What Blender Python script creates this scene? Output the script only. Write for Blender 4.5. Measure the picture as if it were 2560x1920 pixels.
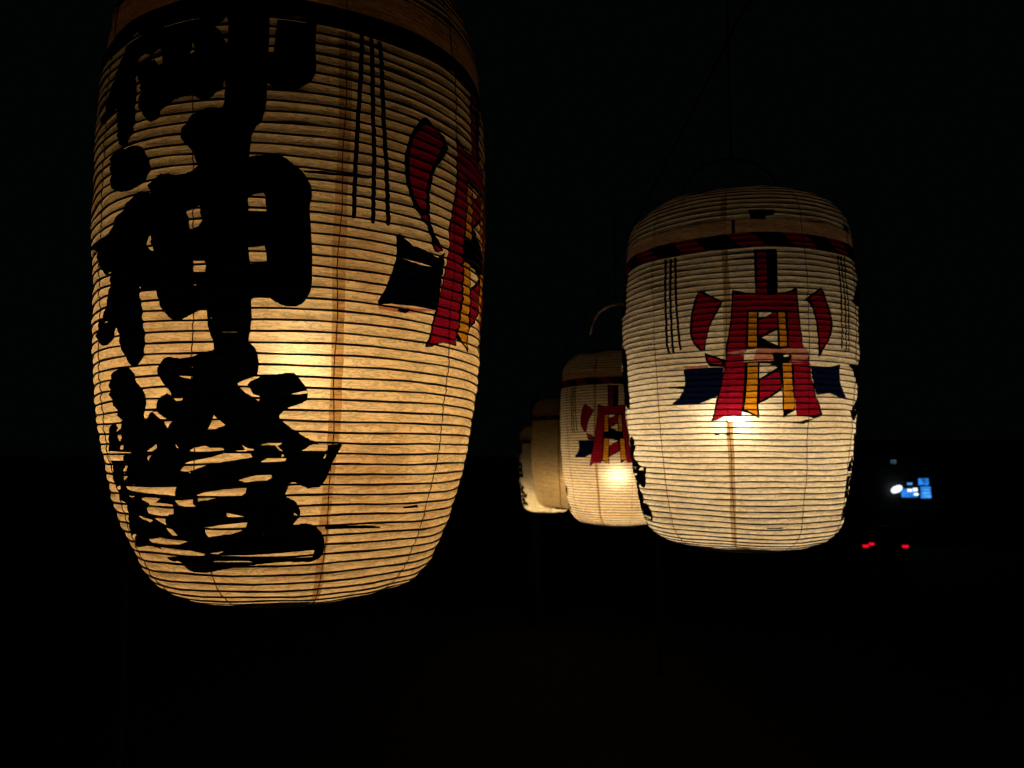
import bpy, bmesh, math, random
import numpy as np
from mathutils import Vector, Matrix

for o in list(bpy.data.objects):
    bpy.data.objects.remove(o, do_unlink=True)
scene = bpy.context.scene
col = scene.collection
R = math.radians
EYE = 1.6                       # eye height above the ground under the lanterns

# ---------------------------------------------------------------- camera
cam = bpy.data.cameras.new('camera')
cam_o = bpy.data.objects.new('camera', cam)
col.objects.link(cam_o)
cam_o.location = (0, 0, EYE)
cam_o.rotation_euler = (R(90 + 5.113), 0, 0)
cam.sensor_width = 36
cam.lens = 26.72
cam.clip_start = 0.05
cam.clip_end = 2000
cam.dof.use_dof = True
cam.dof.focus_distance = 1.05
cam.dof.aperture_fstop = 9.0
scene.camera = cam_o

# ---------------------------------------------------------------- night sky
world = bpy.data.worlds.new('World')
scene.world = world
world.use_nodes = True
wn = world.node_tree
sky = wn.nodes.new('ShaderNodeTexSky')
sky.sky_type = 'NISHITA'
sky.sun_disc = False
sky.sun_elevation = R(-9)
sky.sun_rotation = R(150)
bg = wn.nodes['Background']
mixn = wn.nodes.new('ShaderNodeMix'); mixn.data_type = 'RGBA'; mixn.blend_type = 'ADD'
mixn.inputs[0].default_value = 1.0
mixn.inputs[7].default_value = (0.0045, 0.0085, 0.007, 1)     # faint town glow in the air
wn.links.new(sky.outputs[0], mixn.inputs[6])
wn.links.new(mixn.outputs[2], bg.inputs[0])
bg.inputs[1].default_value = 0.1

vs = scene.view_settings
vs.view_transform = 'Standard'
vs.look = 'None'
vs.exposure = 0.0
vs.gamma = 1.0
vs.use_curve_mapping = False
scene.render.engine = 'CYCLES'
scene.cycles.max_bounces = 6

# ---------------------------------------------------------------- materials
def new_mat(name):
    m = bpy.data.materials.new(name); m.use_nodes = True
    m.node_tree.nodes.clear()
    return m, m.node_tree

def N(nt, kind, **kw):
    n = nt.nodes.new(kind)
    for k, v in kw.items():
        setattr(n, k, v)
    return n

def simple(name, colour, rough=0.6, metal=0.0, var=0.25, scale=30.0, spec=0.4, bump=0.2):
    m, nt = new_mat(name)
    out = N(nt, 'ShaderNodeOutputMaterial'); b = N(nt, 'ShaderNodeBsdfPrincipled')
    tc = N(nt, 'ShaderNodeTexCoord'); no = N(nt, 'ShaderNodeTexNoise')
    no.inputs['Scale'].default_value = scale; no.inputs['Detail'].default_value = 5
    nt.links.new(tc.outputs['Object'], no.inputs['Vector'])
    r = N(nt, 'ShaderNodeValToRGB')
    r.color_ramp.elements[0].position = .3; r.color_ramp.elements[1].position = .7
    r.color_ramp.elements[0].color = tuple(c * (1 - var) for c in colour) + (1,)
    r.color_ramp.elements[1].color = tuple(min(1, c * (1 + var)) for c in colour) + (1,)
    nt.links.new(no.outputs['Fac'], r.inputs[0]); nt.links.new(r.outputs[0], b.inputs['Base Color'])
    b.inputs['Roughness'].default_value = rough; b.inputs['Metallic'].default_value = metal
    b.inputs['Specular IOR Level'].default_value = spec
    bp = N(nt, 'ShaderNodeBump'); bp.inputs['Strength'].default_value = bump; bp.inputs['Distance'].default_value = .01
    nt.links.new(no.outputs['Fac'], bp.inputs['Height']); nt.links.new(bp.outputs[0], b.inputs['Normal'])
    nt.links.new(b.outputs[0], out.inputs[0])
    return m

def emit(name, colour, strength, var=0.0, scale=4.0):
    m, nt = new_mat(name)
    out = N(nt, 'ShaderNodeOutputMaterial'); e = N(nt, 'ShaderNodeEmission')
    e.inputs[0].default_value = tuple(colour) + (1,); e.inputs[1].default_value = strength
    if var:
        tc = N(nt, 'ShaderNodeTexCoord'); no = N(nt, 'ShaderNodeTexNoise'); no.inputs['Scale'].default_value = scale
        mr = N(nt, 'ShaderNodeMapRange')
        mr.inputs[1].default_value = .3; mr.inputs[2].default_value = .7
        mr.inputs[3].default_value = strength * (1 - var); mr.inputs[4].default_value = strength * (1 + var)
        nt.links.new(tc.outputs['Object'], no.inputs['Vector']); nt.links.new(no.outputs['Fac'], mr.inputs[0])
        nt.links.new(mr.outputs[0], e.inputs[1])
    nt.links.new(e.outputs[0], out.inputs[0])
    return m

def paper(name, colour, forward=0.10, reflect=0.05, grime=0.35, streak=0.0, seed=0.0, glow=None):
    """Thin backlit washi (or paint on it): scatters the light of the bulb behind it."""
    m, nt = new_mat(name)
    L = nt.links.new
    out = N(nt, 'ShaderNodeOutputMaterial')
    tc = N(nt, 'ShaderNodeTexCoord')
    mp = N(nt, 'ShaderNodeMapping'); mp.inputs['Location'].default_value = (seed, seed * .7, seed * 1.3)
    L(tc.outputs['Object'], mp.inputs[0])
    # creases running slantwise along each fold
    m2 = N(nt, 'ShaderNodeMapping'); m2.inputs['Scale'].default_value = (26, 26, 140); m2.inputs['Rotation'].default_value = (.18, .14, 0)
    L(mp.outputs[0], m2.inputs[0])
    n1 = N(nt, 'ShaderNodeTexNoise'); n1.inputs['Scale'].default_value = 1.0; n1.inputs['Detail'].default_value = 6; n1.inputs['Roughness'].default_value = .62; n1.inputs['Distortion'].default_value = .9
    L(m2.outputs[0], n1.inputs['Vector'])
    ridge = N(nt, 'ShaderNodeMath', operation='SUBTRACT'); ridge.inputs[1].default_value = .5; L(n1.outputs['Fac'], ridge.inputs[0])
    ab = N(nt, 'ShaderNodeMath', operation='ABSOLUTE'); L(ridge.outputs[0], ab.inputs[0])
    cr = N(nt, 'ShaderNodeMapRange'); cr.inputs[1].default_value = 0.0; cr.inputs[2].default_value = .05; cr.inputs[3].default_value = .55; cr.inputs[4].default_value = 1.0
    L(ab.outputs[0], cr.inputs[0])
    # fibres
    n2 = N(nt, 'ShaderNodeTexNoise'); n2.inputs['Scale'].default_value = 210; n2.inputs['Detail'].default_value = 3
    L(mp.outputs[0], n2.inputs['Vector'])
    fb = N(nt, 'ShaderNodeMapRange'); fb.inputs[1].default_value = .3; fb.inputs[2].default_value = .7; fb.inputs[3].default_value = .93; fb.inputs[4].default_value = 1.06
    L(n2.outputs['Fac'], fb.inputs[0])
    # old water stains
    n3 = N(nt, 'ShaderNodeTexNoise'); n3.inputs['Scale'].default_value = 7; n3.inputs['Detail'].default_value = 5; n3.inputs['Roughness'].default_value = .6
    L(mp.outputs[0], n3.inputs['Vector'])
    gr = N(nt, 'ShaderNodeMapRange'); gr.inputs[1].default_value = .48; gr.inputs[2].default_value = .72; gr.inputs[3].default_value = 0.0; gr.inputs[4].default_value = grime
    L(n3.outputs['Fac'], gr.inputs[0])
    mul = N(nt, 'ShaderNodeMath', operation='MULTIPLY'); L(cr.outputs[0], mul.inputs[0]); L(fb.outputs[0], mul.inputs[1])
    base = N(nt, 'ShaderNodeMix', data_type='RGBA')
    base.inputs[6].default_value = tuple(colour) + (1,)
    base.inputs[7].default_value = (colour[0] * .62, colour[1] * .46, colour[2] * .34, 1)
    L(gr.outputs[0], base.inputs[0])
    vm = N(nt, 'ShaderNodeVectorMath', operation='SCALE'); L(base.outputs[2], vm.inputs[0]); L(mul.outputs[0], vm.inputs['Scale'])
    last = vm.outputs[0]
    if streak:                      # brush marks where the coat is thin
        m4 = N(nt, 'ShaderNodeMapping'); m4.inputs['Scale'].default_value = (6, 6, 330); L(mp.outputs[0], m4.inputs[0])
        n4 = N(nt, 'ShaderNodeTexNoise'); n4.inputs['Scale'].default_value = 1.0; n4.inputs['Detail'].default_value = 4; L(m4.outputs[0], n4.inputs['Vector'])
        s4 = N(nt, 'ShaderNodeMapRange'); s4.inputs[1].default_value = .66; s4.inputs[2].default_value = .78; s4.inputs[3].default_value = 1.0; s4.inputs[4].default_value = 1.0 + streak
        L(n4.outputs['Fac'], s4.inputs[0])
        v2 = N(nt, 'ShaderNodeVectorMath', operation='SCALE'); L(last, v2.inputs[0]); L(s4.outputs[0], v2.inputs['Scale']); last = v2.outputs[0]
    bp = N(nt, 'ShaderNodeBump'); bp.inputs['Strength'].default_value = .85; bp.inputs['Distance'].default_value = .006
    L(n1.outputs['Fac'], bp.inputs['Height'])
    tr = N(nt, 'ShaderNodeBsdfTranslucent'); L(last, tr.inputs[0]); L(bp.outputs[0], tr.inputs[1])
    rf = N(nt, 'ShaderNodeBsdfRefraction'); rf.inputs['Roughness'].default_value = .97; rf.inputs['IOR'].default_value = 1.28
    if glow: rf.inputs[0].default_value = tuple(glow) + (1,)      # light that passes nearly straight keeps its own colour
    else: L(last, rf.inputs[0])
    L(bp.outputs[0], rf.inputs['Normal'])
    mx = N(nt, 'ShaderNodeMixShader'); mx.inputs[0].default_value = forward; L(tr.outputs[0], mx.inputs[1]); L(rf.outputs[0], mx.inputs[2])
    df = N(nt, 'ShaderNodeBsdfDiffuse'); L(last, df.inputs[0]); L(bp.outputs[0], df.inputs['Normal'])
    m3 = N(nt, 'ShaderNodeMixShader'); m3.inputs[0].default_value = reflect; L(mx.outputs[0], m3.inputs[1]); L(df.outputs[0], m3.inputs[2])
    L(m3.outputs[0], out.inputs[0])
    return m

M = {}
M['ink'] = paper('black_ink', (.0006, .0005, .0005), .02, .25, 0, .0)
M['red'] = paper('red_paint', (.26, .0045, .0165), .08, .06, .5, .35, 3.1)
M['gold'] = paper('ochre_paint', (.60, .225, .010), .08, .05, .3, .0, 5.3)
M['navy'] = paper('navy_paint', (.0016, .0034, .017), .02, .10, .0, .9, 7.7)
M['rib'] = simple('bamboo_rib', (.012, .007, .005), .7, bump=0)
M['thread'] = paper('rust_thread', (.22, .055, .02), 0, .2, 0, 0, 1)
M['wood'] = simple('dark_wood', (.007, .0055, .0045), .8, scale=14)
M['iron'] = simple('dark_iron', (.012, .012, .013), .7, .2)
M['cord'] = simple('hemp_cord', (.05, .042, .032), .9, scale=90)
M['pale_cord'] = simple('pale_cord', (.75, .7, .62), .8, scale=90)
M['black_plastic'] = simple('black_plastic', (.02, .02, .02), .5, bump=0)
M['ground'] = simple('asphalt', (.035, .036, .038), .95, scale=60, spec=.15)
M['wall'] = simple('dark_plaster', (.03, .031, .033), .9, scale=8)
M['car_paint'] = simple('car_paint', (.012, .013, .016), .35, .2, bump=0)
M['glass'] = simple('dark_glass', (.006, .007, .008), .1, bump=0)
M['tyre'] = simple('tyre_rubber', (.012, .012, .012), .9)
M['chrome'] = simple('bright_metal', (.2, .2, .2), .3, .9, bump=0)
M['tail'] = emit('tail_light_glow', (1.0, .004, .022), 1.0)
M['plate'] = simple('number_plate', (.25, .25, .22), .6, bump=0)
M['lamp_white'] = emit('lamp_glow', (.88, 1.0, 1.0), 1.3)
M['blue_glow'] = emit('blue_window_glow', (.02, .19, .68), 1.0, .55, 3.0)
M['blue_pale'] = emit('pale_blue_glow', (.10, .42, .95), 1.0, .45, 5.0)
M['dim_glow'] = emit('dim_sign_glow', (.05, .10, .14), .5, .8, 6.0)

# ---------------------------------------------------------------- helpers
def link(name, me, mats, parent=None):
    o = bpy.data.objects.new(name, me)
    col.objects.link(o)
    for m in (mats if isinstance(mats, (list, tuple)) else [mats]):
        me.materials.append(m)
    if parent:
        o.parent = parent
    return o

def tag(o, label=None, cat=None, group=None, kind=None):
    for k, v in (('label', label), ('category', cat), ('group', group), ('kind', kind)):
        if v:
            o[k] = v
    return o

def empty(name, loc, rz=0.0):
    o = bpy.data.objects.new(name, None)
    o.location = loc; o.rotation_euler = (0, 0, rz); o.empty_display_size = .1
    col.objects.link(o)
    return o

def bm_obj(name, bm, mats, parent=None, smooth=False):
    me = bpy.data.meshes.new(name)
    bmesh.ops.recalc_face_normals(bm, faces=bm.faces)
    bm.to_mesh(me); bm.free()
    if smooth:
        for p in me.polygons:
            p.use_smooth = True
    return link(name, me, mats, parent)

def box(bm, c, s, bevel=0.0, rot=None):
    r = bmesh.ops.create_cube(bm, size=1.0)
    vs_ = r['verts']
    for v in vs_:
        v.co = Vector((v.co.x * s[0], v.co.y * s[1], v.co.z * s[2]))
    if bevel:
        es = list({e for v in vs_ for e in v.link_edges})
        rr = bmesh.ops.bevel(bm, geom=es, offset=bevel, segments=2, affect='EDGES', profile=.6)
        vs_ = list({v for f in rr['faces'] for v in f.verts} | {v for v in vs_ if v.is_valid})
    for v in vs_:
        co = v.co
        if rot is not None:
            co = rot @ co
        v.co = co + Vector(c)

def lathe(bm, prof, seg=24, centre=(0, 0, 0), axis='z'):
    rings = []
    for r, z in prof:
        ring = []
        for i in range(seg):
            a = 2 * math.pi * i / seg
            p = (r * math.cos(a), r * math.sin(a), z)
            if axis == 'x':
                p = (p[2], p[0], p[1])
            if axis == 'y':
                p = (p[0], p[2], p[1])
            ring.append(bm.verts.new(Vector(p) + Vector(centre)))
        rings.append(ring)
    for a, b in zip(rings, rings[1:]):
        for i in range(seg):
            bm.faces.new((a[i], a[(i + 1) % seg], b[(i + 1) % seg], b[i]))
    for ring in (rings[0], rings[-1]):
        bm.faces.new(ring)

def tube(bm, pts, rad, seg=6, closed=False):
    pts = [Vector(p) for p in pts]
    n = len(pts); rings = []
    for i, p in enumerate(pts):
        a = pts[(i - 1) % n] if (closed or i) else pts[0]
        b = pts[(i + 1) % n] if (closed or i < n - 1) else pts[-1]
        t = (b - a).normalized()
        up = Vector((0, 0, 1)) if abs(t.z) < .9 else Vector((1, 0, 0))
        u = t.cross(up).normalized(); w = u.cross(t)
        rings.append([bm.verts.new(p + (u * math.cos(2 * math.pi * k / seg) + w * math.sin(2 * math.pi * k / seg)) * rad) for k in range(seg)])
    for i in range(n if closed else n - 1):
        a, b = rings[i], rings[(i + 1) % n]
        for k in range(seg):
            bm.faces.new((a[k], a[(k + 1) % seg], b[(k + 1) % seg], b[k]))
    if not closed:
        bm.faces.new(rings[0]); bm.faces.new(rings[-1])

# painted shapes on the lantern paper: (material, [angle, height, ...]) in 1/10000 rad and m
LETTER = [
(1,[-3946,6259,-4868,6243,-5986,6261,-6183,6263,-6301,6260,-6444,6246,-7520,6130,-7609,6113,-7533,6092,-7256,6054,-6335,5953,-6133,5926,-6080,5909,-6099,5881,-6199,5844,-6277,5816,-6328,5797,-6415,5769,-6617,5706,-6703,5678,-6751,5658,-6817,5627,-6943,5561,-7008,5530,-7054,5510,-7127,5480,-7366,5396,-7455,5368,-7500,5347,-7570,5316,-7698,5262,-7759,5229,-7801,5208,-7851,5174,-7951,5099,-8001,5065,-8042,5043,-8127,5013,-8276,4960,-8378,4932,-8445,4914,-8564,4888,-8965,4822,-9027,4799,-8946,4781,-8773,4761,-8535,4743,-8328,4732,-8136,4725,-7905,4723,-7653,4726,-7462,4732,-7341,4741,-7198,4757,-7033,4780,-6931,4789,-6874,4781,-6820,4749,-6762,4681,-6732,4639,-6724,4613,-6713,4573,-6712,4492,-6700,4453,-6690,4426,-6655,4385,-6571,4298,-6501,4257,-6422,4231,-6318,4207,-6189,4184,-6071,4170,-5963,4165,-5834,4175,-5676,4198,-5566,4217,-5496,4233,-5402,4257,-5293,4291,-5227,4319,-5197,4340,-5182,4375,-5226,4637,-5237,4676,-5243,4702,-5254,4741,-5316,4916,-5334,4956,-5349,4983,-5378,5023,-5457,5111,-5496,5153,-5531,5181,-5574,5213,-5624,5247,-5646,5275,-5631,5296,-5580,5312,-5498,5323,-5433,5337,-5376,5354,-5309,5383,-5235,5428,-5183,5460,-5143,5481,-5073,5510,-4680,5701,-4606,5728,-4537,5742,-4417,5757,-3732,5834,-3636,5853,-3602,5872,-3597,5908,-3730,6210,-3771,6244,-3826,6257]),
(1,[-8730,7127,-7001,6924,-5032,6667,-3826,6550,-2851,6480,-1980,6433,-1180,6406,-425,6394,305,6392,1016,6402,1719,6424,2422,6454,3133,6497,3231,6498,3268,6486,3284,6452,3257,6170,3252,6130,3248,6103,3239,6063,3219,5978,3210,5937,3204,5911,3195,5871,3154,5693,3146,5654,3143,5628,3140,5589,3134,5417,3135,5380,3138,5355,3146,5316,3176,5203,3183,5166,3183,5141,3178,5105,3167,5057,3151,5021,3130,4997,3100,4972,3060,4947,3018,4925,2971,4904,2912,4882,2840,4859,2772,4840,2710,4826,2611,4807,2471,4785,2368,4772,2298,4765,2195,4761,2060,4758,1958,4756,1886,4757,1781,4760,1645,4765,1542,4772,1475,4779,1407,4788,1339,4800,1284,4809,1246,4812,1221,4811,1208,4807,1186,4798,1155,4787,1091,4762,887,4689,806,4667,745,4658,640,4652,-364,4649,-461,4657,-500,4669,-521,4693,-528,4730,-541,4752,-556,4758,-582,4757,-616,4746,-654,4737,-699,4729,-748,4722,-801,4715,-852,4707,-897,4695,-941,4681,-983,4665,-1031,4650,-1083,4636,-1160,4624,-1257,4612,-1342,4606,-1413,4605,-1500,4610,-1600,4622,-1685,4632,-1755,4642,-1821,4652,-1879,4662,-1947,4670,-2021,4675,-2117,4676,-2245,4675,-2352,4673,-2438,4672,-2563,4669,-2733,4664,-2851,4657,-2930,4650,-3034,4635,-3157,4613,-3254,4595,-3325,4583,-3402,4568,-3500,4554,-3573,4538,-3622,4521,-3664,4498,-3699,4471,-3740,4449,-3786,4433,-3847,4421,-3919,4411,-3988,4405,-4068,4403,-4138,4403,-4213,4407,-4290,4417,-4369,4431,-4477,4462,-4654,4519,-4769,4557,-4842,4582,-4913,4609,-4990,4638,-5045,4665,-5078,4690,-5099,4729,-5087,4862,-5093,4901,-5098,4927,-5105,4959,-5121,4999,-5141,5031,-5180,5059,-5231,5086,-5302,5115,-5366,5143,-5436,5173,-5505,5203,-5589,5238,-5657,5270,-5724,5300,-5814,5344,-6870,5817,-6995,5870,-7078,5907,-7188,5960,-8030,6356,-8202,6422,-8330,6470,-8558,6547,-8928,6847,-8749,7056,-8745,7092,-8747,7111]),
(1,[-483,5284,261,5283,988,5291,1082,5286,1121,5274,1142,5244,1185,4848,1188,4812,1190,4787,1192,4751,1198,4638,1197,4602,1194,4577,1182,4543,1164,4498,1148,4462,1133,4439,1105,4409,1069,4370,1034,4340,1001,4319,956,4296,900,4271,853,4249,811,4231,774,4213,736,4196,705,4176,680,4156,652,4123,618,4062,597,4027,587,4003,574,3968,543,3875,534,3840,530,3817,530,3781,550,3523,532,3494,496,3482,405,3475,-263,3474,-951,3479,-1671,3490,-1769,3497,-1802,3510,-1804,3538,-1706,3680,-1694,3714,-1701,3737,-1729,3772,-1843,3870,-1891,3903,-1937,3924,-2012,3949,-2121,3979,-2201,4002,-2263,4021,-2345,4049,-2451,4086,-2511,4114,-2533,4136,-2532,4161,-2510,4188,-2481,4212,-2451,4233,-2407,4254,-2349,4275,-2302,4296,-2259,4315,-2200,4343,-2128,4381,-2059,4406,-2004,4420,-1905,4437,-1729,4458,-1620,4470,-1545,4477,-1435,4485,-1286,4493,-1172,4498,-1092,4498,-977,4497,-703,4490,-609,4494,-571,4505,-550,4534,-554,4672,-555,4709,-558,4733,-560,4769,-596,5002,-631,5236,-615,5267,-580,5279]),
(0,[-5474,5321,-5230,5411,-4707,5406,-4290,5366,-3852,5409,-3665,5389,-3718,5328,-3658,5251,-3781,5169,-3940,5215,-4196,5305,-4761,5327]),
(0,[-1154,5627,-762,5657,-577,5727,-509,5654,-503,5473,-729,5484,-909,5550,-1087,5580]),
(0,[1233,6008,1554,6018,1517,5885,1517,5664,1481,5517,1443,5372,1431,5238,1221,5233,1222,5474,1214,5748]),
(0,[-660,5420,-465,5409,-535,5334]),
(0,[-2090,5419,-1995,5353,-2033,5246,-2177,5252,-2149,5340]),
(0,[-546,4852,-527,4772,-677,4736]),
(0,[-4177,5868,-4044,5915,-3742,5912,-3754,5856]),
(0,[-5392,5120,-5177,5039,-5355,5022]),
(0,[-5289,4983,-5033,4936,-5045,4865,-5248,4871]),
(0,[-5275,4818,-5153,4773,-5232,4688]),
(1,[-7082,4154,-6969,4166,-6841,4172,-6697,4173,-6463,4165,-6131,4150,-5913,4142,-5778,4138,-5606,4135,-5399,4132,-5237,4127,-5113,4121,-4988,4112,-4847,4098,-4730,4083,-4632,4065,-4538,4042,-4449,4013,-4372,3986,-4314,3962,-4245,3929,-4164,3886,-4115,3854,-4085,3830,-4064,3808,-4054,3786,-4056,3764,-4062,3742,-4084,3717,-4122,3690,-4164,3668,-4202,3649,-4247,3633,-4293,3618,-4350,3604,-4417,3591,-4519,3573,-4678,3554,-4798,3539,-4895,3530,-5023,3523,-5176,3516,-5312,3512,-5432,3511,-5593,3514,-5804,3521,-5979,3530,-6125,3541,-6288,3557,-6477,3579,-6648,3602,-6778,3625,-6911,3654,-7038,3687,-7134,3718,-7191,3745,-7205,3772,-7195,3800,-7188,3827,-7192,3853,-7214,3891,-7245,3941,-7266,3979,-7278,4005,-7278,4042,-7267,4089,-7230,4121,-7174,4140]),
(1,[645,3844,743,3850,828,3855,899,3858,1007,3862,1388,3874,1496,3875,1567,3875,1670,3871,1805,3864,1905,3856,1968,3847,2056,3828,2200,3792,2284,3772,2342,3758,2430,3740,2559,3714,2644,3694,2696,3680,2765,3654,2859,3616,2922,3588,2961,3569,3004,3546,3052,3517,3085,3493,3105,3471,3119,3438,3127,3394,3128,3360,3123,3337,3103,3302,3070,3256,3052,3222,3047,3199,3052,3164,3080,3073,3090,3038,3097,3014,3108,2980,3139,2873,3149,2837,3155,2815,3164,2779,3197,2639,3205,2604,3208,2581,3211,2546,3219,2372,3220,2337,3221,2314,3222,2279,3222,2172,3215,2137,3202,2114,3172,2084,3125,2046,3083,2018,3047,1997,3001,1975,2943,1950,2886,1931,2830,1917,2758,1903,2669,1889,2590,1880,2519,1874,2442,1871,2358,1870,2281,1871,2209,1874,2129,1879,2041,1887,1964,1896,1897,1905,1830,1915,1761,1927,1695,1939,1632,1950,1565,1962,1497,1974,1430,1983,1366,1988,1300,1992,1235,1992,1170,1991,1105,1990,1038,1988,973,1984,915,1980,863,1976,816,1972,777,1967,749,1957,731,1943,725,1913,747,1779,752,1744,749,1722,746,1687,723,1582,711,1548,702,1525,681,1492,643,1434,623,1401,615,1378,613,1344,614,1289,596,1260,559,1249,466,1242,-682,1243,-785,1249,-827,1261,-851,1279,-859,1305,-870,1329,-883,1351,-900,1372,-924,1393,-944,1413,-968,1435,-1001,1467,-1052,1511,-1087,1544,-1103,1566,-1126,1600,-1162,1657,-1179,1691,-1185,1712,-1189,1733,-1190,1754,-1195,1773,-1202,1790,-1212,1806,-1230,1821,-1255,1831,-1301,1838,-1359,1840,-1429,1838,-1504,1835,-1579,1830,-1666,1820,-1769,1807,-1856,1795,-1931,1784,-2008,1773,-2087,1761,-2164,1750,-2239,1740,-2331,1728,-2440,1715,-2538,1707,-2618,1704,-2698,1704,-2777,1707,-2851,1714,-2919,1723,-2975,1735,-3025,1750,-3084,1767,-3138,1783,-3223,1805,-3325,1832,-3398,1855,-3451,1876,-3493,1904,-3538,1941,-3573,1971,-3592,1994,-3625,2029,-3680,2089,-3737,2119,-3797,2132,-3929,2139,-4419,2147,-4559,2144,-4615,2134,-4633,2108,-4621,2068,-4613,2036,-4594,2012,-4575,1976,-4533,1917,-4505,1881,-4492,1857,-4474,1821,-4438,1746,-4420,1710,-4415,1687,-4395,1651,-4370,1593,-4350,1557,-4345,1534,-4336,1498,-4320,1407,-4321,1372,-4337,1350,-4361,1320,-4399,1285,-4444,1257,-4487,1237,-4543,1216,-4611,1195,-4680,1178,-4757,1164,-4836,1152,-4924,1143,-5011,1136,-5097,1132,-5181,1131,-5264,1132,-5336,1138,-5405,1149,-5463,1164,-5518,1184,-5581,1205,-5635,1226,-5708,1253,-5792,1285,-5855,1311,-5915,1334,-5966,1357,-6016,1379,-6054,1402,-6089,1426,-6111,1462,-6139,1539,-6159,1575,-6191,1600,-6225,1628,-6278,1660,-6326,1676,-6370,1677,-6423,1659,-6504,1623,-6562,1593,-6613,1571,-6657,1546,-6711,1519,-6784,1497,-6877,1481,-6989,1469,-7132,1459,-7273,1454,-7422,1454,-7588,1459,-7753,1468,-7905,1480,-8055,1496,-8192,1514,-8318,1536,-8452,1560,-8595,1585,-8747,1612,-8918,1640,-8998,1666,-8979,1688,-8850,1706,-8640,1722,-8510,1739,-8441,1756,-8413,1774,-8444,1793,-8406,1810,-8327,1826,-8166,1842,-7942,1859,-7808,1877,-7726,1895,-7685,1915,-7685,1937,-7644,1958,-7581,1977,-7467,1995,-7321,2013,-7216,2032,-7161,2053,-7128,2077,-7123,2105,-7109,2129,-7076,2149,-7024,2166,-6962,2181,-6918,2199,-6885,2219,-6855,2253,-6823,2355,-6845,2388,-6909,2405,-7016,2420,-7159,2431,-7277,2444,-7372,2460,-7444,2478,-7483,2497,-7536,2514,-7619,2528,-7717,2539,-7855,2549,-7950,2561,-8021,2577,-8050,2596,-8054,2619,-8091,2640,-8159,2660,-8278,2679,-8439,2698,-8567,2718,-8662,2741,-8707,2777,-8703,2824,-8758,2858,-8865,2878,-9043,2896,-9320,2914,-9565,2933,-9768,2954,-9893,2973,-9892,2988,-9758,2994,-9546,2997,-9175,2998,-8737,3004,-8447,3012,-8239,3018,-8028,3023,-7807,3029,-7624,3036,-7461,3043,-7307,3052,-7170,3062,-7044,3074,-6945,3089,-6849,3113,-6754,3146,-6677,3170,-6610,3185,-6535,3196,-6469,3206,-6384,3215,-6287,3223,-6157,3233,-6010,3245,-5904,3259,-5832,3274,-5777,3295,-5738,3322,-5683,3343,-5610,3357,-5527,3368,-5416,3375,-5332,3386,-5258,3400,-5203,3417,-5158,3436,-5095,3450,-5013,3460,-4884,3465,-4708,3466,-4563,3464,-4455,3458,-4338,3448,-4211,3434,-4127,3429,-4091,3434,-4080,3446,-4106,3467,-4126,3484,-4147,3498,-4162,3508,-4178,3515,-4176,3524,-4142,3534,-4060,3554,-3906,3582,-3806,3602,-3736,3613,-3660,3621,-3592,3629,-3515,3634,-3437,3637,-3308,3635,-3131,3628,-3002,3623,-2909,3616,-2812,3608,-2705,3598,-2614,3593,-2526,3591,-2419,3595,-2286,3605,-2183,3614,-2105,3622,-2014,3633,-1911,3649,-1833,3663,-1786,3675,-1746,3688,-1718,3703,-1677,3714,-1623,3722,-1516,3729,-545,3772,383,3826,490,3833,563,3837]),
(0,[511,3299,693,3325,1158,3354,1211,3322,1244,3222,1277,3114,550,3113]),
(0,[-2182,3112,-1585,3180,-1523,3126,-1457,2991,-1512,2942,-1629,2911,-2027,2876,-2107,3069]),
(0,[569,2616,1257,2637,1342,2509,1346,2447,642,2410]),
(0,[-1906,2475,-1353,2477,-1276,2394,-1305,2327,-1873,2323,-1845,2400]),
(0,[-4059,2888,-3909,2798,-3981,2767,-3800,2643,-3941,2655,-4244,2724,-4094,2787]),
(0,[-538,1549,122,1558,122,1548,-535,1539]),
(0,[-1992,2159,-1708,2165,-1710,2157]),
(0,[-7536,1791,-7026,1791,-7164,1771]),
(0,[-7098,2458,-6701,2475,-6771,2450]),
(0,[-1028,1728,-962,1721,-1017,1713]),
(0,[-4641,2194,-4549,2178,-4643,2170]),
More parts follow.
